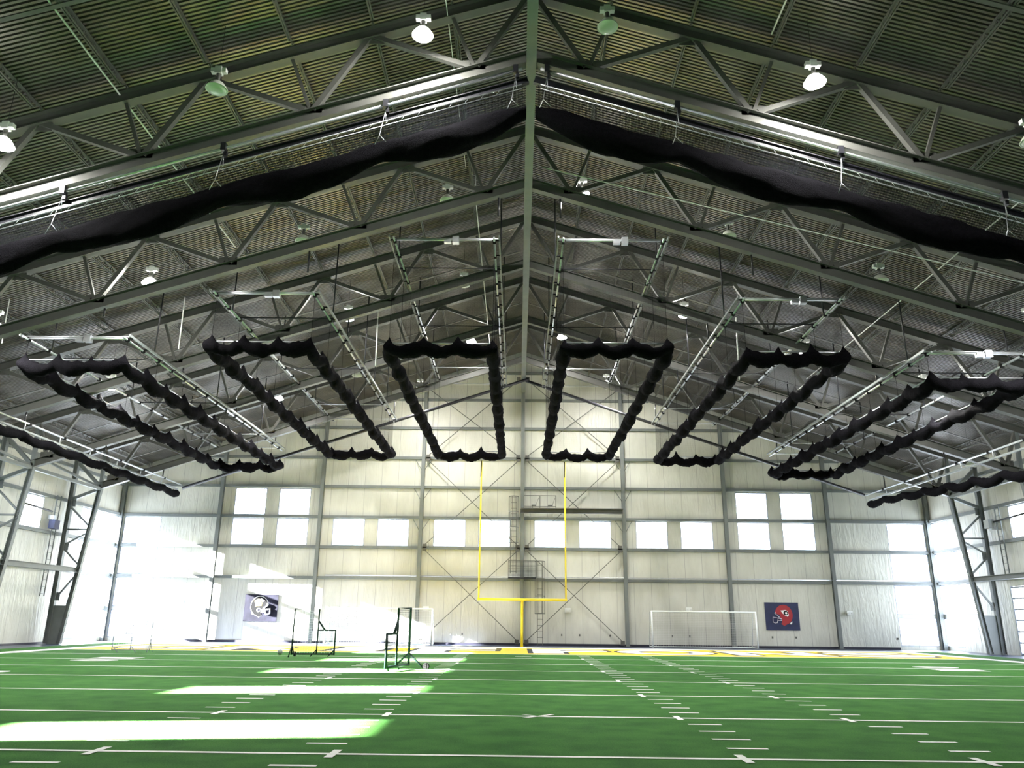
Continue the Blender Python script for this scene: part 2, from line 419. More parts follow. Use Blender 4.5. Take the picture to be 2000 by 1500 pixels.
# ------------------------------------------------------------------ ceiling deck (ribs run down the slope)
pitch = 0.1524; prof = []
y = YB-0.1
while y < W_+0.15:
    prof += [(y, 0.075), (y+0.05, 0.075), (y+0.062, 0), (y+0.1404, 0)]
    y += pitch
cl = MB()
for s in (-1, 1):
    n = len(cl.v)
    for (yy, dz) in prof: cl.v += [(0, yy, DECK+dz), (s*(HX+0.2), yy, rz(DECK, HX+0.2)+dz)]
    for i in range(len(prof)-1):
        a = n+2*i; q = (a, a+1, a+3, a+2) if s < 0 else (a, a+2, a+3, a+1)
        cl.f.append(q); cl.mi.append(0); cl.sm.append(False)
    cl.face([(0, YB-0.1, DECK+0.12), (s*(HX+0.2), YB-0.1, rz(DECK, HX+0.2)+0.12), (s*(HX+0.2), W_+0.15, rz(DECK, HX+0.2)+0.12), (0, W_+0.15, DECK+0.12)])
struct(cl.build('ceiling', M_deck), 'ribbed metal roof deck over steel trusses')

# ------------------------------------------------------------------ end wall steel
def colname(i):
    if i == 0: return 'at the middle of the end wall, behind the goal post'
    return '%s from the middle toward the %s' % (ORD[abs(i)-1], 'left' if i < 0 else 'right')
for i in range(-4, 5):
    x = 7.62*i if abs(i) < 4 else math.copysign(HX-0.22, i)
    zt = rz(TOPC, x)-0.02; d = 0.36 if i == 0 else 0.28
    root = thing('wall_column', 'grey steel end wall column, '+colname(i) if abs(i) < 4 else 'grey steel column in the %s far corner' % ('left' if i < 0 else 'right'), 'column', (x, W_-0.3, 0), 'end wall columns')
    p = P(root); mb = MB(); yy = W_-0.24-(0.02 if i else 0.08)
    mb.ibeam((x, yy, 0.03), (x, yy, zt), 0.26, d, 0.022, up=(0, 1, 0)); p.part('post', mb, M_steel_l)
    mb = MB(); mb.box((x, yy, 0.015), (0.5, 0.5, 0.03)); p.part('base_plate', mb, M_steel)
    if abs(i) in (1,):
        for gz in GZ[2:5]:
            mb = MB()
            for s in (-1, 1): mb.tube([(x+s*0.12, yy-0.05, gz-0.95), (x+s*0.62, W_-0.1, gz-0.12)], 0.022, 6)
            p.part('knee_bracket', mb, M_steel_l)
gn = ['lowest', 'second', 'third', 'fourth', 'fifth', 'sixth', 'seventh', 'topmost']
for gi, gz in enumerate(GZ):
    hw = min(HX-0.1, (TOPC-gz)/MS-0.15)
    mb = MB()
    cuts = [-hw]+[7.62*i for i in range(-3, 4) if abs(7.62*i) < hw]+[hw]
    for a, b_ in zip(cuts, cuts[1:]):
        mb.prism((a+0.15, W_-0.10, gz), (b_-0.15, W_-0.10, gz), ((-0.09, -0.1), (0.09, -0.1), (0.09, 0.1), (-0.09, 0.1), (-0.09, 0.08), (0.07, 0.08), (0.07, -0.08), (-0.09, -0.08)))
    o = mb.build('wall_girt', M_steel_l); tag(o, 'horizontal grey steel girt on the end wall, %s from the floor' % (gn[gi] if gi not in (0, 7) else gn[gi]+' one, counted up'), 'girt', 'end wall girts')
for s, nm in ((-1, 'left'), (1, 'right')):
    for gi, gz in enumerate(GZ[:4]):
        mb = MB()
        mb.prism((s*(HX-0.1), 8, gz), (s*(HX-0.1), W_-0.4, gz), ((-0.09, -0.1), (0.09, -0.1), (0.09, 0.1), (-0.09, 0.1)))
        tag(mb.build('wall_girt', M_steel_l), 'horizontal grey girt along the %s side wall, %s up from the floor' % (nm, ORD[gi]), 'girt', 'side wall girts')
# thin rail / conduit along the lowest girt
mb = MB(); mb.tube([(-14.5, W_-0.3, 4.78), (29.9, W_-0.3, 4.78)], 0.04, 6); tag(mb.build('conduit', M_galv), 'long pale conduit along the lowest girt of the end wall', 'conduit')
# cross bracing
for s, nm in ((-1, 'left'), (1, 'right')):
    for ti, (z0, z1) in enumerate(((0.25, 6.75), (6.95, 13.5), (13.7, 20.0))):
        root = thing('cross_brace', 'crossed steel rods in the bay %s of the middle column, %s tier' % (nm, ('lowest', 'middle', 'upper')[ti]), 'brace', (s*3.8, W_-0.45, z0), 'end wall cross braces')
        p = P(root); y1 = W_-0.42
        a, b_ = s*0.25, s*7.35
        zt1 = z1 if ti < 2 else rz(TOPC, 7.35)-0.15
        for q, (pa, pb) in enumerate((((a, y1, z0), (b_, y1, zt1)), ((b_, y1+0.05, z0), (a, y1+0.05, z1)))):
            mb = MB(); mb.beam(pa, pb, 0.05, 0.05); p.part('rod', mb, M_steel)
        for xx, zz in ((a, z0), (a, z1), (b_, z0)) + (((b_, z1),) if ti < 2 else ()):
            mb = MB(); mb.box((xx+s*(0.1 if xx == a else -0.1), y1+0.02, zz), (0.3, 0.03, 0.3)); p.part('gusset_plate', mb, M_steel)
# end rafters
for s, nm in ((-1, 'left'), (1, 'right')):
    mb = MB(); mb.ibeam((s*0.08, W_-0.25, TOPC+0.15), (s*(HX-0.1), W_-0.25, rz(TOPC, HX-0.1)+0.17), 0.26, 0.32)
    tag(mb.build('end_rafter', M_steel_l), 'sloping steel rafter at the top of the end wall, %s side' % nm, 'rafter')

# ------------------------------------------------------------------ portal trusses
frname = {1: 'farthest frame, nearest the end wall', 2: 'second frame from the end wall', 3: 'third frame from the end wall', 4: 'fourth frame from the end wall, past the divider net',
          5: 'fifth frame from the end wall, carrying the divider net', 6: 'sixth frame from the end wall, over the camera', 7: 'seventh frame from the end wall, behind view'}
KX, KZ = 28.2, 9.85
for k in range(1, 8):
    y = FY[k]
    root = thing('roof_frame', 'grey steel truss and columns, '+frname[k], 'truss', (0, y, 0), 'roof frames'); p = P(root)
    for s in (-1, 1):
        mb = MB(); mb.ibeam((0, y, BOTC+0.22), (s*KX, y, rz(BOTC, KX)+0.22), 0.3, 0.44, 0.03); p.part('bottom_chord', mb, M_steel)
        mb = MB(); mb.ibeam((0, y, TOPC+0.21), (s*30.1, y, rz(TOPC, 30.1)+0.21), 0.32, 0.42, 0.03); p.part('top_chord', mb, M_steel)
        tn = [0, 5.15, 10.3, 15.45, 20.6, 25.75]; bn = [1.75, 6.9, 12.05, 17.2, 22.35, 27.4]
        zt = lambda x: rz(TOPC, x)+0.05; zb = lambda x: rz(BOTC, x)+0.42
        for i in range(6):
            segs = [((tn[i]+0.12, zt(tn[i])), (bn[i], zb(bn[i])))]
            if i < 5: segs.append(((bn[i]+0.25, zb(bn[i])), (tn[i+1], zt(tn[i+1]))))
            segs.append(((bn[i]+0.1, zb(bn[i])), (bn[i]+0.85, zt(bn[i]+0.85))))
            for q, (a, b_) in enumerate(segs):
                mb = MB(); w = 0.17 if q < 2 else 0.11
                mb.beam((s*a[0], y, a[1]), (s*b_[0], y, b_[1]), w, w); p.part('web_member', mb, M_steel)
            mb = MB(); mb.box((s*(bn[i]+0.1), y, zb(bn[i])+0.08), (0.75, 0.03, 0.34)); p.part('gusset_plate', mb, M_steel)
            if i: mb = MB(); mb.box((s*tn[i], y, zt(tn[i])-0.1), (0.7, 0.03, 0.3)); p.part('gusset_plate', mb, M_steel)
        # knee and tapered column
        xo, xi = 30.05, 29.25
        mb = MB(); mb.ibeam((s*xi, y, 0.03), (s*KX, y, KZ+0.1), 0.26, 0.26, 0.022, up=(1, 0, 0)); p.part('inner_leg', mb, M_steel_l)
        mb = MB(); mb.ibeam((s*xo, y, 0.03), (s*xo, y, rz(TOPC, xo)), 0.26, 0.28, 0.022, up=(1, 0, 0)); p.part('outer_leg', mb, M_steel_l)
        def lx(z): return xi+(KX-xi)*z/KZ
        mb = MB(); mb.face([(s*(lx(0)), y-0.012, 0), (s*xo, y-0.012, 0), (s*xo, y-0.012, 2.35), (s*lx(2.35), y-0.012, 2.35)])
        mb.face([(s*(lx(0)), y+0.012, 0), (s*xo, y+0.012, 0), (s*xo, y+0.012, 2.35), (s*lx(2.35), y+0.012, 2.35)]); mb.face([(s*lx(2.35), y-0.012, 2.35), (s*xo, y-0.012, 2.35), (s*xo, y+0.012, 2.35), (s*lx(2.35), y+0.012, 2.35)])
        p.part('base_web', mb, M_steel_l)
        for (xa, za), (xb, zb_) in (((xo, 2.6), (lx(4.4), 4.4)), ((lx(4.8), 4.8), (xo, 6.0)), ((xo, 6.1), (lx(7.0), 7.0)), ((lx(7.15), 7.15), (xo, 7.15)), ((lx(7.3), 7.3), (xo, 8.7)), ((xo, 9.1), (KX, KZ)), ((KX, KZ+0.1), (29.95, 11.6)), ((KX, KZ+0.1), (KX+0.1, rz(TOPC, KX)))):
            mb = MB(); w = 0.2 if za >= 9 else 0.1
            mb.beam((s*xa, y, za), (s*xb, y, zb_), w, w); p.part('lacing', mb, M_steel_l)
        for zz in (2.9, 6.05, 8.9): mb = MB(); mb.box((s*(xo-0.22), y, zz), (0.3, 0.03, 0.5)); p.part('gusset_plate', mb, M_steel_l)
bayn = {0: 'in the bay next to the end wall', 1: 'in the second bay from the end wall', 2: 'in the third bay from the end wall', 3: 'in the fourth bay from the end wall', 4: 'in the fifth bay from the end wall', 5: 'in the sixth bay from the end wall', 6: 'in the seventh bay'}
# eave struts and low wall beams between frames
for s, nm in ((-1, 'left'), (1, 'right')):
    for k in range(1, 6):
        mb = MB(); mb.beam((s*(KX+0.02), FY[k+1]+0.14, KZ-0.02), (s*(KX+0.02), FY[k]-0.14, KZ-0.02), 0.2, 0.18)
        tag(mb.build('eave_strut', M_steel_l), 'horizontal eave strut on the %s, %s' % (nm, bayn[k]), 'strut', 'eave struts')
        mb = MB(); mb.beam((s*29.9, FY[k+1]+0.2, 11.3), (s*(KX+0.1), FY[k]-0.1, KZ+0.12), 0.13, 0.13)
        tag(mb.build('diagonal_strut', M_steel_l), 'slanting eave brace on the %s, %s' % (nm, bayn[k]), 'strut', 'eave braces')
        mb = MB(); mb.ibeam((s*28.85, FY[k+1]+0.14, 4.55), (s*28.85, FY[k]-0.14, 4.55), 0.28, 0.3)
        tag(mb.build('frame_tie_beam', M_steel_l), 'horizontal beam joining the %s columns at door height, %s' % (nm, bayn[k]), 'beam', 'column tie beams')
# ridge beam
mb = MB(); mb.ibeam((0, YB+0.1, BOTC+0.0), (0, W_-0.45, BOTC+0.0), 0.32, 0.3, 0.03)
tag(mb.build('ridge_beam', M_steel_l), 'long grey beam running under the ridge to the end wall', 'beam')

# ------------------------------------------------------------------ open web joists
def joist_mesh():
    mb = MB(); L = 7.593-0.02; d = 0.44
    mb.beam((0, 0.01, d/2-0.03), (0, L, d/2-0.03), 0.1, 0.05); 
    for sx in (-0.035, 0.035): mb.beam((sx, 0.45, -d/2+0.02), (sx, L-0.45, -d/2+0.02), 0.04, 0.045)
    n = 12; st = (L-0.9)/n
    for i in range(n):
        a = 0.45+i*st
        mb.tube([(0, a, -d/2+0.03), (0, a+st/2, d/2-0.05)], 0.014, 5, cap=False); mb.tube([(0, a+st/2, d/2-0.05), (0, a+st, -d/2+0.03)], 0.014, 5, cap=False)
    mb.tube([(0, 0.02, d/2-0.05), (0, 0.45, -d/2+0.03)], 0.014, 5, cap=False); mb.tube([(0, L-0.02, d/2-0.05), (0, L-0.45, -d/2+0.03)], 0.014, 5, cap=False)
    return mb
j0 = joist_mesh().build('bar_joist', M_steel); jm = j0.data
first = True
for k in range(6):
    for i in range(1, 12):
        for s in (-1, 1):
            x = s*2.6*i
            o = j0 if first else bpy.data.objects.new('bar_joist', jm)
            if not first: C.objects.link(o)
            first = False
            o.location = (x, FY[k+1]+0.01, rz(DECK, x)-0.24); o.rotation_euler = (0, s*math.atan(MS)*1, 0)
            tag(o, 'open-web steel joist, %s %s of the ridge, %s' % (ORD[i-1], 'left' if s < 0 else 'right', bayn[k]), 'joist', 'roof joists')
for k in range(6):
    ym = (FY[k]+FY[k+1])/2
    for s in (-1, 1):
        mb = MB(); mb.beam((s*0.3, ym, rz(DECK, 0.3)-0.5), (s*29.8, ym, rz(DECK, 29.8)-0.5), 0.14, 0.04)
        tag(mb.build('joist_bridging', M_steel), 'thin bridging strip across the joists, %s slope, %s' % ('left' if s < 0 else 'right', bayn[k]), 'bridging', 'joist bridging')

# ------------------------------------------------------------------ high bay lamps
rows = [(19.7, [(-15.6, 1), (-9.5, 0), (-3.37, 1), (2.33, 0), (8.5, 1), (14.63, 0)]),
        (29.5, [(-21.8, 1), (-15.7, 1), (-9.5, 0), (-3.46, 0), (2.32, 1), (8.47, 0), (14.58, 0), (20.42, 1)]),
        (38.4, [(-21.6, 1), (-9.47, 1), (-3.35, 0), (8.45, 1), (14.68, 1), (20.6, 1)]),
        (47.2, [(-15.6, 1), (-10.7, 0), (-3.45, 1), (2.43, 1), (27.5, 0)]),
        (53.7, [(-7.5, 1), (6.0, 1)])]
rown = ['row nearest the camera', 'second row', 'third row', 'fourth row', 'row by the end wall']
def lamp(x, y, lit, label):
    z = rz(20.25, x)
    root = thing('high_bay_light', label, 'lamp', (x, y, z), 'high bay lamps')
    mb = MB(); mb.tube([(0, 0, 0.62), (0, 0, rz(DECK, x)-z-0.01)], 0.008, 6); mb.build('stem', M_dark, root)
    mb = MB(); mb.box((0, 0, 0.5), (0.2, 0.2, 0.24)); mb.box((0.16, 0, 0.5), (0.14, 0.16, 0.14)); mb.box((-0.16, 0, 0.5), (0.14, 0.16, 0.14)); mb.build('ballast_housing', M_white, root)
    mb = MB(); mb.tube([(0, 0, 0.38), (0, 0, 0.1)], [0.07, 0.05], 12); mb.build('neck', M_steel, root)
    mb = MB(); mb.lathe([(0.05, 0.12), (0.12, 0.1), (0.21, 0.03), (0.28, -0.07), (0.31, -0.14), (0.33, -0.15), (0.325, -0.165), (0.29, -0.15)], n=24)
    mb.build('reflector', M_litr if lit else M_shade, root)
    mb = MB(); mb.lathe([(0.3, -0.15), (0.26, -0.2), (0.15, -0.24), (0.001, -0.25)], n=24)
    mb.build('lens', M_lit if lit else M_shade, root)
for r, (y, ls) in enumerate(rows):
    for i, (x, lit) in enumerate(ls):
        lamp(x, y, lit, '%s white high bay lamp, %s from the left in the %s' % ('glowing' if lit else 'unlit', ORD[i], rown[r]))

# ------------------------------------------------------------------ retractable batting cages
def bundle(x0, x1, y0, y1, z, seed):
    rnd = random.Random(seed); mb = MB(); n = 12
    corners = [(x0, y0), (x1, y0), (x1, y1), (x0, y1)]
    rings = []
    path = []
    for i in range(4):
        a = Vector((*corners[i], 0)); b_ = Vector((*corners[(i+1) % 4], 0)); L = (b_-a).length
        m_ = max(3, round(L/(1.35 if L < 6 else 2.05))); sub = 12
        amp = [rnd.uniform(0.75, 1.25) for _ in range(m_)]
        for q in range(m_*sub):
            t = q/(m_*sub); path.append((a.lerp(b_, t), (q % sub)/sub, (b_-a)/L, amp[q//sub]))
    N = len(path)
    for idx, (c, t, d, am) in enumerate(path):
        dprev = path[idx-1][2]; side = Vector((-d.y, d.x, 0))
        if (d-dprev).length > 0.1: side = (Vector((-d.y, d.x, 0))+Vector((-dprev.y, dprev.x, 0)))
        sg = math.sin(math.pi*t)*am
        pk = math.exp(-(min(t, 1-t)/0.09)**2)
        w1 = math.sin(idx*0.37+seed)+0.6*math.sin(idx*0.83+2*seed); zc = -0.22-0.17*sg+0.03*w1; hh = 0.25+0.05*sg+0.03*w1+rnd.uniform(-0.035, 0.035); ww = 0.23+0.04*sg+0.03*w1+rnd.uniform(-0.035, 0.035)
        b0 = len(mb.v)
        for j in range(n):
            a = 2*math.pi*j/n; ca, sa = math.cos(a), math.sin(a)
            zz = zc+hh*sa+rnd.uniform(-0.03, 0.03)
            wj = ww*ca
            if sa > 0.6: zz += pk*0.26*(sa-0.6)/0.4; wj *= (1-0.7*pk)
            mb.v.append((c.x+side.x*wj, c.y+side.y*wj, z+zz))
        rings.append(b0)
    for i in range(N):
        a, b_ = rings[i], rings[(i+1) % N]
        for j in range(n):
            q = (j+1) % n; mb.f.append((a+j, a+q, b_+q, b_+j)); mb.mi.append(0); mb.sm.append(True)
    return mb
def cage(x0, x1, y0, y1, zr, zu, label, seed, dense_side):
    root = thing('batting_cage', label, 'batting cage', ((x0+x1)/2, (y0+y1)/2, zr), 'retracted batting cages'); p = P(root)
    rnd = random.Random(seed)
    for s, x in ((-1, x0), (1, x1)):
        mb = MB(); mb.tube([(x, y0-0.4, zu), (x, y1+0.25, zu)], 0.045, 8); p.part('track_rail', mb, M_galv)
        mb = MB(); mb.beam((x+s*0.22, y0-0.3, zu+0.1), (x+s*0.22, y1, zu+0.1), 0.07, 0.1); p.part('side_beam', mb, M_steel_l)
        yy = y0
        while yy <= y1:
            mb = MB(); mb.box((x, yy, zu-0.0), (0.13, 0.14, 0.15)); mb.box((x+s*0.12, yy, zu+0.06), (0.22, 0.05, 0.05)); yy += 1.45
            p.part('pulley', mb, M_black)
        yh = [f for f in (FY[1], FY[2], FY[3], FY[4]) if y0-2.5 < f < y1+1]
        for f in yh:
            mb = MB(); mb.tube([(x+s*0.22, f, zu+0.1), (x+s*0.22, f, max(zu+0.12, rz(BOTC, x)+0.02))], 0.04, 8)
            p.part('hanger', mb, M_dark)
        for f in [(a+b_)/2+0.7 for a, b_ in zip(FY[1:4], FY[2:5])]:
            if y0-1 < f < y1+1:
                mb = MB(); mb.tube([(x+s*0.22, f, zu+0.1), (x+s*0.22, f, rz(DECK, x)-0.05)], 0.035, 8); p.part('hanger', mb, M_dark)
    for i, yy in enumerate((y0, y0+3.0, y0+10.6, y0+18.2, y1)):
        mb = MB(); mb.tube([(x0-0.22, yy, zu+0.14), (x1+0.22, yy, zu+0.14)], 0.03, 8)
        p.part('cross_pipe', mb, M_galv if i in (0, 3, 4) else M_dark)
    mb = MB(); mb.tube([(x0+0.1, y0-0.12, zu+0.02), (x1-0.1, y0-0.12, zu+0.02)], 0.045, 8); mb.box(((x0+x1)/2+0.5, y0-0.12, zu), (0.28, 0.25, 0.3)); mb.box(((x0+x1)/2+0.15, y0-0.12, zu-0.05), (0.3, 0.18, 0.18))
    p.part('winch', mb, M_galv)
    mb = MB(); pts = [(x0, y0, zr), (x1, y0, zr), (x1, y1, zr), (x0, y1, zr)]
    for a, b_ in zip(pts, pts[1:]+pts[:1]): mb.tube([a, b_], 0.032, 8)
    p.part('lower_frame', mb, M_galv)
    p.part('net_bundle', bundle(x0, x1, y0, y1, zr, seed), M_bundle)
    for x in (x0, x1):
        yy = y0+0.02
        while yy < y1: mb = MB(); mb.tube([(x, yy, zr-0.02), (x, yy, zu-0.02)], 0.008, 4, cap=False); yy += 2.9; p.part('lift_cord', mb, M_black)
    if zu-zr > 1.6:
        for x, dn in ((x0, dense_side < 0), (x1, dense_side > 0)):
            mb = MB(); mb.face([(x, y0, zr), (x, y1, zr), (x, y1, zu), (x, y0, zu)], 0, [(0, 0), (y1-y0, 0), (y1-y0, zu-zr), (0, zu-zr)])
            p.part('net_side', mb, M_netv if dn else M_netb)
        for y in (y0, y1):
            mb = MB(); mb.face([(x0, y, zr), (x1, y, zr), (x1, y, zu), (x0, y, zu)], 0, [(0, 0), (x1-x0, 0), (x1-x0, zu-zr), (0, zu-zr)]); p.part('net_end', mb, M_netb)
cg = [(-21.3, -17.05, 31.0, 53.4, 12.07, 13.05, 'leftmost of the six', 2),
      (-13.3, -9.1, 30.6, 52.6, 12.82, 15.0, 'second from the left', 3),
      (-5.8, -1.45, 30.6, 52.5, 12.8, 17.6, 'just left of the ridge beam', 4),
      (1.55, 5.85, 30.4, 52.5, 12.8, 17.5, 'just right of the ridge beam', 5),
      (9.25, 13.35, 30.9, 53.0, 12.65, 15.0, 'second from the right', 6),
      (17.3, 21.4, 31.8, 53.4, 11.85, 12.95, 'rightmost of the six', 7)]
for x0, x1, y0, y1, zr, zu, lab, sd_ in cg:
    zr += 0.06
    cage(x0, x1, y0, y1, zr, zu, 'black batting cage net hoisted under the roof, '+lab, sd_, 1 if x0 < 0 else -1)
for s, nm, X, zp in ((-1, 'left', 24.15, 10.65), (1, 'right', 24.0, 10.35)):
    root = thing('sideline_net', 'black net bunched up along the %s sideline under its straight track' % nm, 'net', (s*X, 38, zp-0.65), 'sideline nets'); p = P(root)
    mb = MB(); mb.tube([(s*X, 23, zp), (s*X, 54.3, zp)], 0.05, 8); p.part('track_rail', mb, M_galv)
    mb = MB(); mb.beam((s*X, 23, zp-0.4), (s*X, 53.8, zp-0.4), 0.1, 0.09); p.part('lower_bar', mb, M_steel_l)
    yy = 24.2
    while yy < 54: 
        mb = MB(); mb.tube([(s*X, yy, zp), (s*X, yy, zp-0.4)], 0.03, 6); p.part('drop_rod', mb, M_galv)
        mb = MB(); mb.box((s*X, yy+0.35, zp), (0.13, 0.16, 0.14)); p.part('pulley', mb, M_black); yy += 3.0
    for f in FY[1:5]:
        mb = MB(); mb.tube([(s*X, f, zp), (s*X, f, rz(BOTC, X)+0.02)], 0.04, 8); p.part('hanger', mb, M_dark)
    rnd = random.Random(5+s); mb = MB(); n = 12; rings = []; M = 250
    for i in range(M+1):
        yy = 23+30.8*i/M; t = ((yy-23)/2.6) % 1; sg = math.sin(math.pi*t); w1 = math.sin(i*0.31)+0.6*math.sin(i*0.77)
        dr = 1.0 if s < 0 else 1.0+0.9*math.sin(math.pi*min(1, max(0, (yy-20)/30)))
        b0 = len(mb.v); rings.append(b0)
        for j in range(n):
            a = 2*math.pi*j/n; mb.v.append((s*X+(0.2+0.03*w1)*math.cos(a), yy, zp-0.62-0.15*sg*dr-(0.8*min(1, max(0, (52-yy)/15)) if s > 0 else 0)+(0.19+0.05*sg*dr+0.02*w1)*math.sin(a)+rnd.uniform(-0.025, 0.025)))
    for a, b_ in zip(rings, rings[1:]):
        for j in range(n):
            q = (j+1) % n; mb.f.append((a+j, a+q, b_+q, b_+j)); mb.mi.append(0); mb.sm.append(True)
    p.part('net_bundle', mb, M_bundle)
# sloping drive pipes at the far end of the cages
for s, nm in ((-1, 'left'), (1, 'right')):
    mb = MB(); mb.tube([(s*0.02+(0.4 if s < 0 else 0), 54.75-(0.26 if s < 0 else 0), 18.75), (s*24.1, 54.75-(0.26 if s < 0 else 0), 10.45)], 0.11, 10)
    tag(mb.build('drive_pipe', M_dark), 'thick black pipe sloping down to the %s at the far end of the cages' % nm, 'pipe')

# ------------------------------------------------------------------ divider curtain under the fifth frame
YD = 21.0
root = thing('divider_net', 'wide black divider net bunched under the nearest visible truss, spanning wall to wall', 'net', (0, YD, 17.5)); p = P(root)
for s in (-1, 1):
    mb = MB(); mb.ibeam((s*0.1, YD, 18.4), (s*27.8, YD, 18.4-MS*27.7), 0.14, 0.22, 0.03); p.part('support_beam', mb, M_dark)
    mb = MB(); mb.tube([(s*0.3, YD-0.12, rz(18.85, 0.3)), (s*27.5, YD-0.12, rz(18.85, 27.5))], 0.045, 8)
    p.part('drive_pipe', mb, M_galv)
    mb = MB(); mb.tube([(s*0.3, YD-0.1, rz(18.28, 0.3)), (s*27.5, YD-0.1, rz(18.28, 27.5))], 0.018, 6); mb.tube([(s*0.3, YD-0.1, rz(18.12, 0.3)), (s*27.5, YD-0.1, rz(18.12, 27.5))], 0.014, 6)
    x = 1.0
    while x < 27: mb.tube([(s*x, YD-0.1, rz(18.28, x)), (s*(x+0.12), YD-0.1, rz(18.12, x+0.12))], 0.006, 4); x += 0.5
    p.part('curtain_track', mb, M_galv)
    for x in (0.5, 4.6, 9.55, 14.3, 19.4, 24.3):
        mb = MB(); mb.box((s*x, YD-0.13, rz(18.87, x)), (0.16, 0.2, 0.26)); mb.box((s*x+0.06, YD-0.1, rz(18.65, x)), (0.1, 0.12, 0.14)); p.part('clamp', mb, M_dark)
        mb = MB(); mb.tube([(s*x, YD-0.13, rz(18.7, x)), (s*x+0.03, YD-0.1, rz(18.2, x))], 0.012, 5)
        mb.tube([(s*x, YD-0.13, rz(18.62, x)), (s*x-0.12, YD-0.2, rz(17.7, x)), (s*x-0.25, YD-0.2, rz(17.35, x))], 0.01, 5)
        mb.tube([(s*x-0.12, YD-0.2, rz(17.7, x)), (s*x+0.1, YD-0.2, rz(17.45, x))], 0.008, 5); p.part('lift_rope', mb, M_galv)
def div_roll(s):
    rnd = random.Random(11+s); mb = MB(); n = 16; rings = []
    nodes = [0.15, 4.6, 9.55, 14.3, 19.4, 24.3, 28.0]; M = 150
    for i in range(M+1):
        x = 0.15+(28.0-0.15)*i/M
        for a, b_ in zip(nodes, nodes[1:]):
            if a <= x <= b_+1e-6: t = (x-a)/(b_-a); break
        sg = math.sin(math.pi*t); zc = rz(17.28, x)-0.22*sg-0.05; hh = 0.33+0.2*sg; ww = 0.22+0.1*sg
        if x < 1.2: hh *= 0.5+0.42*x; 
        tw = 0.25*math.sin(x*2.1+s)
        b0 = len(mb.v); rings.append(b0)
        for j in range(n):
            a = 2*math.pi*j/n
            r_ = 1+0.10*math.sin(3*a+x*1.7)+0.06*math.sin(5*a-x*3.1)+rnd.uniform(-0.02, 0.02)
            mb.v.append((s*x, YD+ww*r_*math.cos(a+tw), zc+hh*r_*math.sin(a+tw)))
    for a, b_ in zip(rings, rings[1:]):
        for j in range(n):
            q = (j+1) % n; mb.f.append((a+j, a+q, b_+q, b_+j)); mb.mi.append(0); mb.sm.append(True)
    return mb
for s in (-1, 1):
    p.part('net_bundle', div_roll(s), M_bundle)
    mb = MB(); N = 60
    for i in range(N):
        xa, xb = 0.2+27.4*i/N, 0.2+27.4*(i+1)/N
        ya, yb = YD+0.05*math.sin(xa*3), YD+0.05*math.sin(xb*3)
        mb.face([(s*xa, ya, rz(17.3, xa)), (s*xb, yb, rz(17.3, xb)), (s*xb, YD, rz(18.3, xb)), (s*xa, YD, rz(18.3, xa))], 0, [(xa, 0), (xb, 0), (xb, 1), (xa, 1)])
    p.part('net_veil', mb, M_netv)

# ------------------------------------------------------------------ conduits on the roof
def conduit(pts, lab, r=0.03):
    mb = MB(); mb.tube(pts, r, 6); tag(mb.build('conduit', M_white), lab, 'conduit', 'roof conduits')
conduit([(-13.15, 14, rz(22.0, 13.15)), (-13.15, 31.5, rz(22.0, 13.15))], 'long white conduit beside a joist on the left slope, nearest bays')
conduit([(7.55, 14, rz(22.0, 7.55)), (7.55, 20.2, rz(22.0, 7.55))], 'short white conduit beside a joist at the top of the right slope')
conduit([(-2.75, 14, 20.6), (-2.75, 30, 20.9)], 'thin white line left of the ridge in the nearest bays', 0.014)
conduit([(-2.3, 30, 20.6), (-2.3, 30.1, 19.6), (-2.2, 50, 18.5)], 'white conduit running beside the cage left of the ridge', 0.02)
conduit([(0.6, 27.5, rz(21.0, 6)+0.3), (26, 27.5, rz(21.0, 26))], 'white conduit across the right slope behind the divider net', 0.02)
conduit([(10.9, 37.5, 16.9), (10.9, 37.8, 13.6)], 'white vertical drop conduit over the third cage from the right', 0.035)
conduit([(-8.3, 40.5, 18.6), (-8.3, 40.8, 15.2)], 'white vertical drop conduit between the two cages left of the ridge', 0.035)
conduit([(-15.8, 33, 15.9), (-15.8, 33.1, 13.4)], 'white vertical drop conduit over the second cage from the left', 0.03)
conduit([(-22.5, 31, 14.9), (-22.5, 31.1, 12.9)], 'white vertical drop conduit at the left edge of the view', 0.025)
conduit([(17.1, 23.5, rz(21.5, 17.1)), (17.1, 45, rz(21.5, 17.1))], 'long white conduit running down the right slope', 0.025)

# ------------------------------------------------------------------ goal post
root = thing('goal_post', 'yellow football goal post standing at the back of the end zone', 'goal post', (0, END, 0)); p = P(root)
GH = 12.25
mb = MB(); pts = [(0, 55.0, 0.02), (0, 55.0, 1.6)]+[(0, 55.0-(1-math.cos(a))*1.2-0.0, 1.6+math.sin(a)*1.2) for a in (0.4, 0.8, 1.2, 1.5)]+[(0, END, 2.95)]
mb.tube(pts, 0.09, 12); p.part('gooseneck', mb, M_yellow)
mb = MB(); mb.tube([(-2.95, END, 3.05), (2.95, END, 3.05)], 0.085, 12); p.part('crossbar', mb, M_yellow)
for s in (-1, 1):
    mb = MB(); mb.tube([(s*2.87, END, 3.05), (s*2.87, END, GH)], 0.055, 10); p.part('upright', mb, M_yellow)
    mb = MB(); mb.face([(s*2.87-0.06, END-0.08, GH), (s*2.87+0.02, END-0.08, GH), (s*2.87+0.0, END-0.1, GH-1.1), (s*2.87-0.05, END-0.08, GH-1.1)]); p.part('wind_ribbon', mb, M_tblack)
mb = MB(); mb.box((0, 55.0, 0.02), (0.45, 0.45, 0.04)); p.part('base_plate', mb, M_yellow)

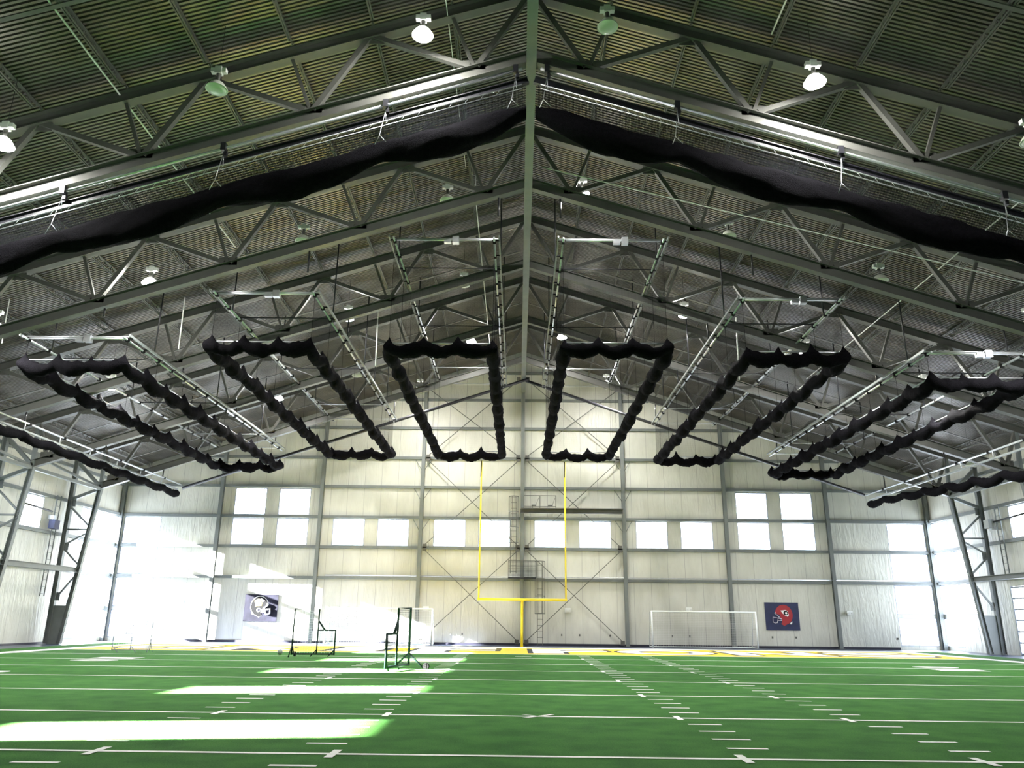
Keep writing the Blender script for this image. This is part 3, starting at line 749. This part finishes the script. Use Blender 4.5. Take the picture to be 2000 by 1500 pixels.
# ------------------------------------------------------------------ soccer goals
def soccer(x0, x1, y, lab):
    root = thing('soccer_goal', lab, 'soccer goal', ((x0+x1)/2, y, 0), 'soccer goals'); p = P(root); H = 2.44; D = 1.35
    for x in (x0, x1): mb = MB(); mb.tube([(x, y, 0.0), (x, y, H)], 0.055, 8); p.part('post', mb, M_whitep)
    mb = MB(); mb.tube([(x0-0.05, y, H), (x1+0.05, y, H)], 0.055, 8); p.part('crossbar', mb, M_whitep)
    for x in (x0, x1):
        mb = MB(); mb.tube([(x, y, 0.05), (x, y+D, 0.05)], 0.035, 6); mb.tube([(x, y+D, 0.05), (x, y+0.75, H), (x, y, H)], 0.03, 6); p.part('side_frame', mb, M_whitep)
    mb = MB(); mb.tube([(x0, y+D, 0.05), (x1, y+D, 0.05)], 0.035, 6); p.part('back_bar', mb, M_whitep)
    mb = MB(); w = x1-x0
    mb.face([(x0, y, H), (x1, y, H), (x1, y+0.75, H-0.05), (x0, y+0.75, H-0.05)], 0, [(0, 0), (w, 0), (w, .75), (0, .75)])
    mb.face([(x0, y+D, 0.05), (x1, y+D, 0.05), (x1, y+0.75, H-0.05), (x0, y+0.75, H-0.05)], 0, [(0, 0), (w, 0), (w, 2.4), (0, 2.4)])
    for x in (x0, x1): mb.face([(x, y, 0.05), (x, y+D, 0.05), (x, y+0.75, H), (x, y, H)], 0, [(0, 0), (D, 0), (.75, 2.4), (0, 2.4)])
    p.part('net', mb, M_netw)
soccer(-13.83, -6.33, 57.0, 'white soccer goal against the end wall, left of the goal post')
soccer(9.15, 16.45, 57.0, 'white soccer goal against the end wall, right of the goal post')

# ------------------------------------------------------------------ pitching screens
def screen(origin, ang, w, h, lw, lh, lab, mat, flip=1, wheels=True, r=0.04, base_d=0.6, netm=None):
    """L screen: tall part width w height h, low part width lw height lh, along local +x*flip"""
    root = thing('pitching_screen', lab, 'screen', origin, 'pitching screens'); root.rotation_euler = (0, 0, ang)
    f = flip; netm = netm or M_netw
    def pt(x, z, y=0.0): return (f*x, y, z)
    def part(n, mb, m): return mb.build(n, m, root)
    mb = MB(); mb.tube([pt(0, 0.1), pt(0, h), pt(w, h), pt(w, lh), pt(w+lw, lh), pt(w+lw, 0.1)], r, 8); part('frame', mb, mat)
    mb = MB(); mb.tube([pt(0, 0.14), pt(w+lw, 0.14)], r*0.9, 8); part('bottom_bar', mb, mat)
    mb = MB(); mb.tube([pt(w, lh), pt(w, 0.14)], r*0.8, 8); part('middle_post', mb, mat)
    mb = MB(); mb.tube([pt(w, lh+0.42), pt(w+0.33, lh)], r, 8); part('corner_brace', mb, mat)
    for i, x in enumerate((0, w, w+lw)):
        mb = MB()
        if i == 0: mb.tube([pt(x, 0.55), pt(x, 0.03, -base_d)], r*0.7, 6); mb.tube([pt(x, 0.55), pt(x, 0.03, base_d)], r*0.7, 6)
        else: mb.tube([pt(x, 0.33), pt(x-0.28, 0.03)], r*0.7, 6)
        part('leg', mb, mat)
    if wheels:
        mb = MB(); mb.tube([pt(-0.03, 0.1, base_d+0.1), pt(0.05, 0.1, base_d+0.1)], 0.12, 14); part('wheel', mb, M_black)
    mb = MB()
    mb.face([pt(0, 0.15), pt(w, 0.15), pt(w, h), pt(0, h)], 0, [(0, 0), (w, 0), (w, h), (0, h)])
    mb.face([pt(w, 0.15), pt(w+lw, 0.15), pt(w+lw, lh), pt(w, lh)], 0, [(0, 0), (lw, 0), (lw, lh), (0, lh)])
    part('net', mb, netm)
screen((-10.85, 38.2, 0.02), 0.06, 1.15, 2.15, 0.82, 1.2, 'dark framed L-shaped pitching screen facing the camera, left of midfield', M_green)
screen((-4.35, 30.6, 0.02), math.radians(-104), 1.2, 2.15, 0.95, 1.25, 'dark green L-shaped pitching screen seen edge-on, standing in a sun patch', M_green, r=0.05, netm=M_nets)
screen((-18.6, 40.6, 0.02), 0.05, 0.95, 1.75, 0.9, 0.9, 'slender low L-shaped screen far left, washed out by glare', M_frame, flip=-1, wheels=False, r=0.022, base_d=0.35)

# ------------------------------------------------------------------ helmet banners
m, nt, out = new_mat('helmet_red'); 
M_hred = pmat('helmet_red_paint', (0.33, 0.02, 0.03), 0.35); M_hnavy = pmat('banner_navy', (0.012, 0.018, 0.07), 0.6, 0, 0.2, 3)
M_hblack = pmat('helmet_black', (0.006, 0.006, 0.007), 0.6, spec=0.1); M_hgrey = pmat('banner_grey', (0.014, 0.014, 0.024), 0.8, 0, 0.5, 1.6, spec=0.1)
M_hgold = pmat('logo_gold', (0.75, 0.6, 0.2), 0.5); M_hwhite = pmat('logo_white', (0.8, 0.8, 0.8), 0.5); M_hlil = pmat('faceguard', (0.55, 0.5, 0.58), 0.4)
def banner(x0, x1, z0, z1, face, lab, flip, matb, helm, bar):
    cx, cz = (x0+x1)/2, (z0+z1)/2; y = W_-0.025
    root = thing('helmet_banner', lab, 'banner', (cx, y, z0), 'team banners'); p = P(root)
    mb = MB(); mb.box((cx, y, cz), (x1-x0, 0.04, z1-z0)); p.part('cloth', mb, matb)
    s = (z1-z0)/2
    def D(pts, d, name, mat):
        mb = MB(); yy = y-0.022-d*0.006
        mb.face([(cx+flip*a*s, yy, cz+b_*s) for a, b_ in pts]); mb.face([(cx+flip*a*s, yy+0.003, cz+b_*s) for a, b_ in pts]); p.part(name, mb, mat)
    def circ(cx_, cz_, rx, rz_, a0=0, a1=360, n=28): return [(cx_+rx*math.cos(math.radians(a0+(a1-a0)*i/n)), cz_+rz_*math.sin(math.radians(a0+(a1-a0)*i/n))) for i in range(n+(0 if a1-a0 == 360 else 1))]
    # helmet shell: dome with a cut for the face (facing -x before flip)
    shell = circ(0.12, 0.12, 0.66, 0.72, -72, 165)+[(-0.5, 0.22), (-0.2, 0.1), (-0.02, -0.32), (-0.12, -0.55), (0.1, -0.68)]
    if bar: D([(a*1.05-0.005, b_*1.05) for a, b_ in shell], 0, 'helmet_outline', M_hwhite)
    D(shell, 1, 'helmet_shell', helm)
    mb = MB(); yy = y-0.06; P3 = lambda a, b_: (cx+flip*a*s, yy, cz+b_*s); r = 0.026*(2.2 if bar else 1.0)
    mb.tube([P3(-0.5, 0.3), P3(-0.56, 0.22), P3(-0.3, 0.0), P3(-0.38, -0.3), P3(-0.05, -0.3)], r, 6)
    mb.tube([P3(-0.3, 0.0), P3(-0.1, -0.2)], r, 6)
    mb.tube([P3(-0.06, -0.2), P3(-0.72, -0.05), P3(-0.74, -0.4), P3(-0.6, -0.48), P3(-0.42, -0.46), P3(-0.36, -0.28)], r, 6)
    p.part('face_guard', mb, M_hwhite if bar else M_hlil)
    return D, circ, p
D, circ, p = banner(17.7, 20.15, 1.24, 3.18, 0, 'dark blue banner with a red football helmet, on the right of the end wall', 1, M_hnavy, M_hred, False)
D([(-0.1, 0.42), (0.25, 0.46), (0.42, 0.38), (0.5, 0.1), (0.4, -0.02), (0.26, 0.02), (0.05, 0.2)], 2, 'arrowhead_logo', M_hwhite)
D(circ(0.27, 0.24, 0.17, 0.16), 3, 'logo_mark', M_hblack)
D(circ(0.3, 0.24, 0.08, 0.08), 4, 'logo_mark', M_hwhite)
D([(0.62, -0.4), (0.72, -0.36), (0.66, -0.56), (0.5, -0.54)], 2, 'rear_bumper', M_hwhite)
D, circ, p = banner(-20.3, -17.87, 1.46, 3.36, 0, 'grey banner with a black football helmet, on the left of the end wall', -1, M_hgrey, M_hblack, True)
D([(0.55, 0.5), (0.2, 0.72), (0.1, 0.5), (-0.08, 0.3), (-0.04, 0.14), (0.38, 0.12), (0.44, 0.04), (0.46, 0.3)], 2, 'team_logo', M_hgold)
D([(0.5, 0.5), (0.22, 0.66), (0.12, 0.46), (-0.04, 0.28), (0.0, 0.18), (0.36, 0.18), (0.42, 0.32)], 3, 'team_logo', M_hwhite)
D([(0.06, 0.74), (0.16, 0.6), (-0.1, 0.4), (-0.26, 0.56)], 2, 'helmet_stripe', M_hwhite)
D(circ(0.17, -0.16, 0.15, 0.15), 2, 'ear_hole', M_hwhite); D(circ(0.15, -0.15, 0.1, 0.1), 3, 'ear_hole', M_hgrey)
D([(0.6, -0.35), (0.68, -0.4), (0.6, -0.52), (0.48, -0.5)], 2, 'rear_bumper', M_hwhite)

# ------------------------------------------------------------------ ladders, catwalk and platform at the middle of the end wall
def ladder(x0, x1, z0, z1, y, root_label, hoops=None, name='wall_ladder', mat=None, along='x'):
    mat = mat or M_steel
    root = thing(name, root_label, 'ladder', (x0, y, z0)); p = P(root)
    q = (lambda u, yy, z: (u, yy, z)) if along == 'x' else (lambda u, yy, z: (yy, u, z))
    for x in (x0, x1): mb = MB(); mb.beam(q(x, y, z0), q(x, y, z1), 0.05, 0.05); p.part('side_rail', mb, mat)
    z = z0+0.15
    while z < z1: mb = MB(); mb.tube([q(x0, y, z), q(x1, y, z)], 0.015, 6); p.part('rung', mb, mat); z += 0.42
    if hoops:
        zs = []; z = hoops[0]
        cxx = (x0+x1)/2; rr = 0.36
        arc = [(cxx+rr*math.cos(a), y-0.02-(0.65*math.sin(a) if 0 < a < math.pi else 0)) for a in [math.pi*i/10 for i in range(11)]]
        n = 3
        for i in range(n+1):
            z = hoops[0]+(hoops[1]-hoops[0])*i/n; mb = MB(); mb.tube([(a, b_, z) for a, b_ in arc], 0.028, 6); p.part('cage_hoop', mb, mat)
        for i in (0, 2, 4, 6, 8, 10): mb = MB(); mb.tube([(*arc[i], hoops[0]), (*arc[i], hoops[1])], 0.016, 5); p.part('cage_bar', mb, mat)
r_ = thing
ladder(-0.86, -0.44, 5.0, 10.7, W_-0.62, 'caged steel ladder just left of the middle wall column, upper one', (7.2, 10.6))
ladder(1.12, 1.5, 0.0, 5.9, W_-0.95, 'caged steel ladder below the platform, right of the goal post', (2.2, 5.85))
root = thing('catwalk', 'steel catwalk beam above the windows right of the middle column', 'catwalk', (3.7, W_-0.7, 9.5)); p = P(root)
mb = MB(); mb.ibeam((-0.15, W_-0.75, 9.55), (7.5, W_-0.75, 9.55), 0.25, 0.32); p.part('beam', mb, M_steel)
mb = MB(); mb.box((3.7, W_-0.88, 9.73), (7.6, 0.6, 0.04)); p.part('deck', mb, M_steel)
mb = MB()
for x in (0.1, 1.3, 2.48): mb.beam((x, W_-1.12, 9.72), (x, W_-1.12, 10.68), 0.05, 0.05)
for z in (9.85, 10.66): mb.beam((0.1, W_-1.12, z), (2.48, W_-1.12, z), 0.04, 0.04)
p.part('railing', mb, M_steel)
for x in (0.75, 1.98):
    mb = MB(); mb.box((x+0.1, W_-0.8, 9.98), (0.36, 0.25, 0.07)); mb.tube([(x, W_-0.8, 9.75), (x, W_-0.8, 9.98)], 0.02, 6); mb.tube([(x+0.25, W_-0.8, 10.0), (x+0.45, W_-1.1, 10.5)], 0.012, 5); p.part('pulley_arm', mb, M_dark)
root = thing('service_platform', 'small mesh-railed steel platform on the middle column, behind the goal post', 'platform', (0, W_-0.9, 4.7)); p = P(root)
mb = MB(); mb.box((0.02, W_-0.75, 4.68), (2.08, 1.1, 0.1)); p.part('deck', mb, M_dark)
mb = MB()
for x in (-1.0, -0.0, 1.04): mb.beam((x, W_-1.28, 4.7), (x, W_-1.28, 5.9), 0.04, 0.04)
mb.beam((-1.0, W_-1.28, 5.88), (1.04, W_-1.28, 5.88), 0.04, 0.04); mb.beam((-1.0, W_-1.28, 5.3), (1.04, W_-1.28, 5.3), 0.03, 0.03)
for x in (-1.0, 1.04): mb.beam((x, W_-1.28, 5.88), (x, W_-0.25, 5.88), 0.04, 0.04)
p.part('railing', mb, M_steel)
mb = MB(); mb.face([(-1, W_-1.27, 4.72), (1.04, W_-1.27, 4.72), (1.04, W_-1.27, 5.86), (-1, W_-1.27, 5.86)], 0, [(0, 0), (2, 0), (2, 1.1), (0, 1.1)]); p.part('mesh_infill', mb, M_nets)
# side wall ladders and fittings
ladder(50.0, 50.45, 2.9, 9.2, -HX+0.3, 'pale ladder on the left side wall beside the farthest column', None, along='y', mat=M_steel_l)
ladder(49.6, 50.05, 4.5, 9.0, HX-0.3, 'pale ladder on the right side wall above the glazed door', None, along='y', mat=M_steel_l)
for s, nm, yy in ((-1, 'left', 49.9), (1, 'right', 50.6)):
    root = thing('wall_loudspeaker', 'small dark loudspeaker on a long arm, high on the %s side wall' % nm, 'loudspeaker', (s*(HX-0.45), yy, 7.4)); p = P(root)
    mb = MB(); mb.box((s*(HX-0.45), yy, 7.3 if s < 0 else 8.0), (0.4, 0.55, 0.55)); p.part('cabinet', mb, M_hnavy if s < 0 else M_pad)
    mb = MB(); mb.tube([(s*(HX-0.3), yy-0.2, 8.1), (s*(HX-0.3), yy-3.6, 8.25)], 0.06, 8); p.part('arm', mb, M_dark)
    mb = MB(); mb.box((s*(HX-0.25), yy, 7.75), (0.35, 0.3, 0.25)); p.part('bracket', mb, M_galv)
# emergency light boxes
for x, z, lab in ((3.35, 2.48, 'right of the goal post'), (12.15, 2.62, 'above the right soccer goal'), (23.8, 2.5, 'right of the red helmet banner'), (-7.0, 2.5, 'above the right end of the left soccer goal')):
    root = thing('emergency_light', 'white twin-head light on the end wall, '+lab, 'light', (x, W_-0.1, z), 'emergency lights'); p = P(root)
    mb = MB(); mb.box((x, W_-0.09, z), (0.42, 0.16, 0.3)); p.part('box', mb, M_white)
    for s in (-1, 1): mb = MB(); mb.tube([(x+s*0.13, W_-0.16, z-0.02), (x+s*0.13, W_-0.28, z-0.06)], [0.06, 0.1], 10); p.part('lamp_head', mb, M_white)
# outlets low on the wall
for i, x in enumerate((-5.15, -4.3, 2.9, 4.2, 6.4, 10.9, 12.15, 18.1, 19.8, 23.0, 27.1)):
    mb = MB(); mb.box((x, W_-0.03, 0.75), (0.09, 0.06, 0.14))
    tag(mb.build('wall_outlet', M_steel), 'tiny dark wall outlet low on the end wall, %s from the left' % ORD[i], 'outlet', 'wall outlets')
# ball on the turf beside the facing screen
mb = MB(); mb.lathe([(0.001, 0.0)]+[(0.13*math.sin(math.pi*i/10), 0.13-0.13*math.cos(math.pi*i/10)) for i in range(1, 10)]+[(0.001, 0.26)], (-12.0, 40.3, 0.02), 20)
tag(mb.build('ball', M_pad), 'grey ball on the turf left of the facing pitching screen', 'ball')
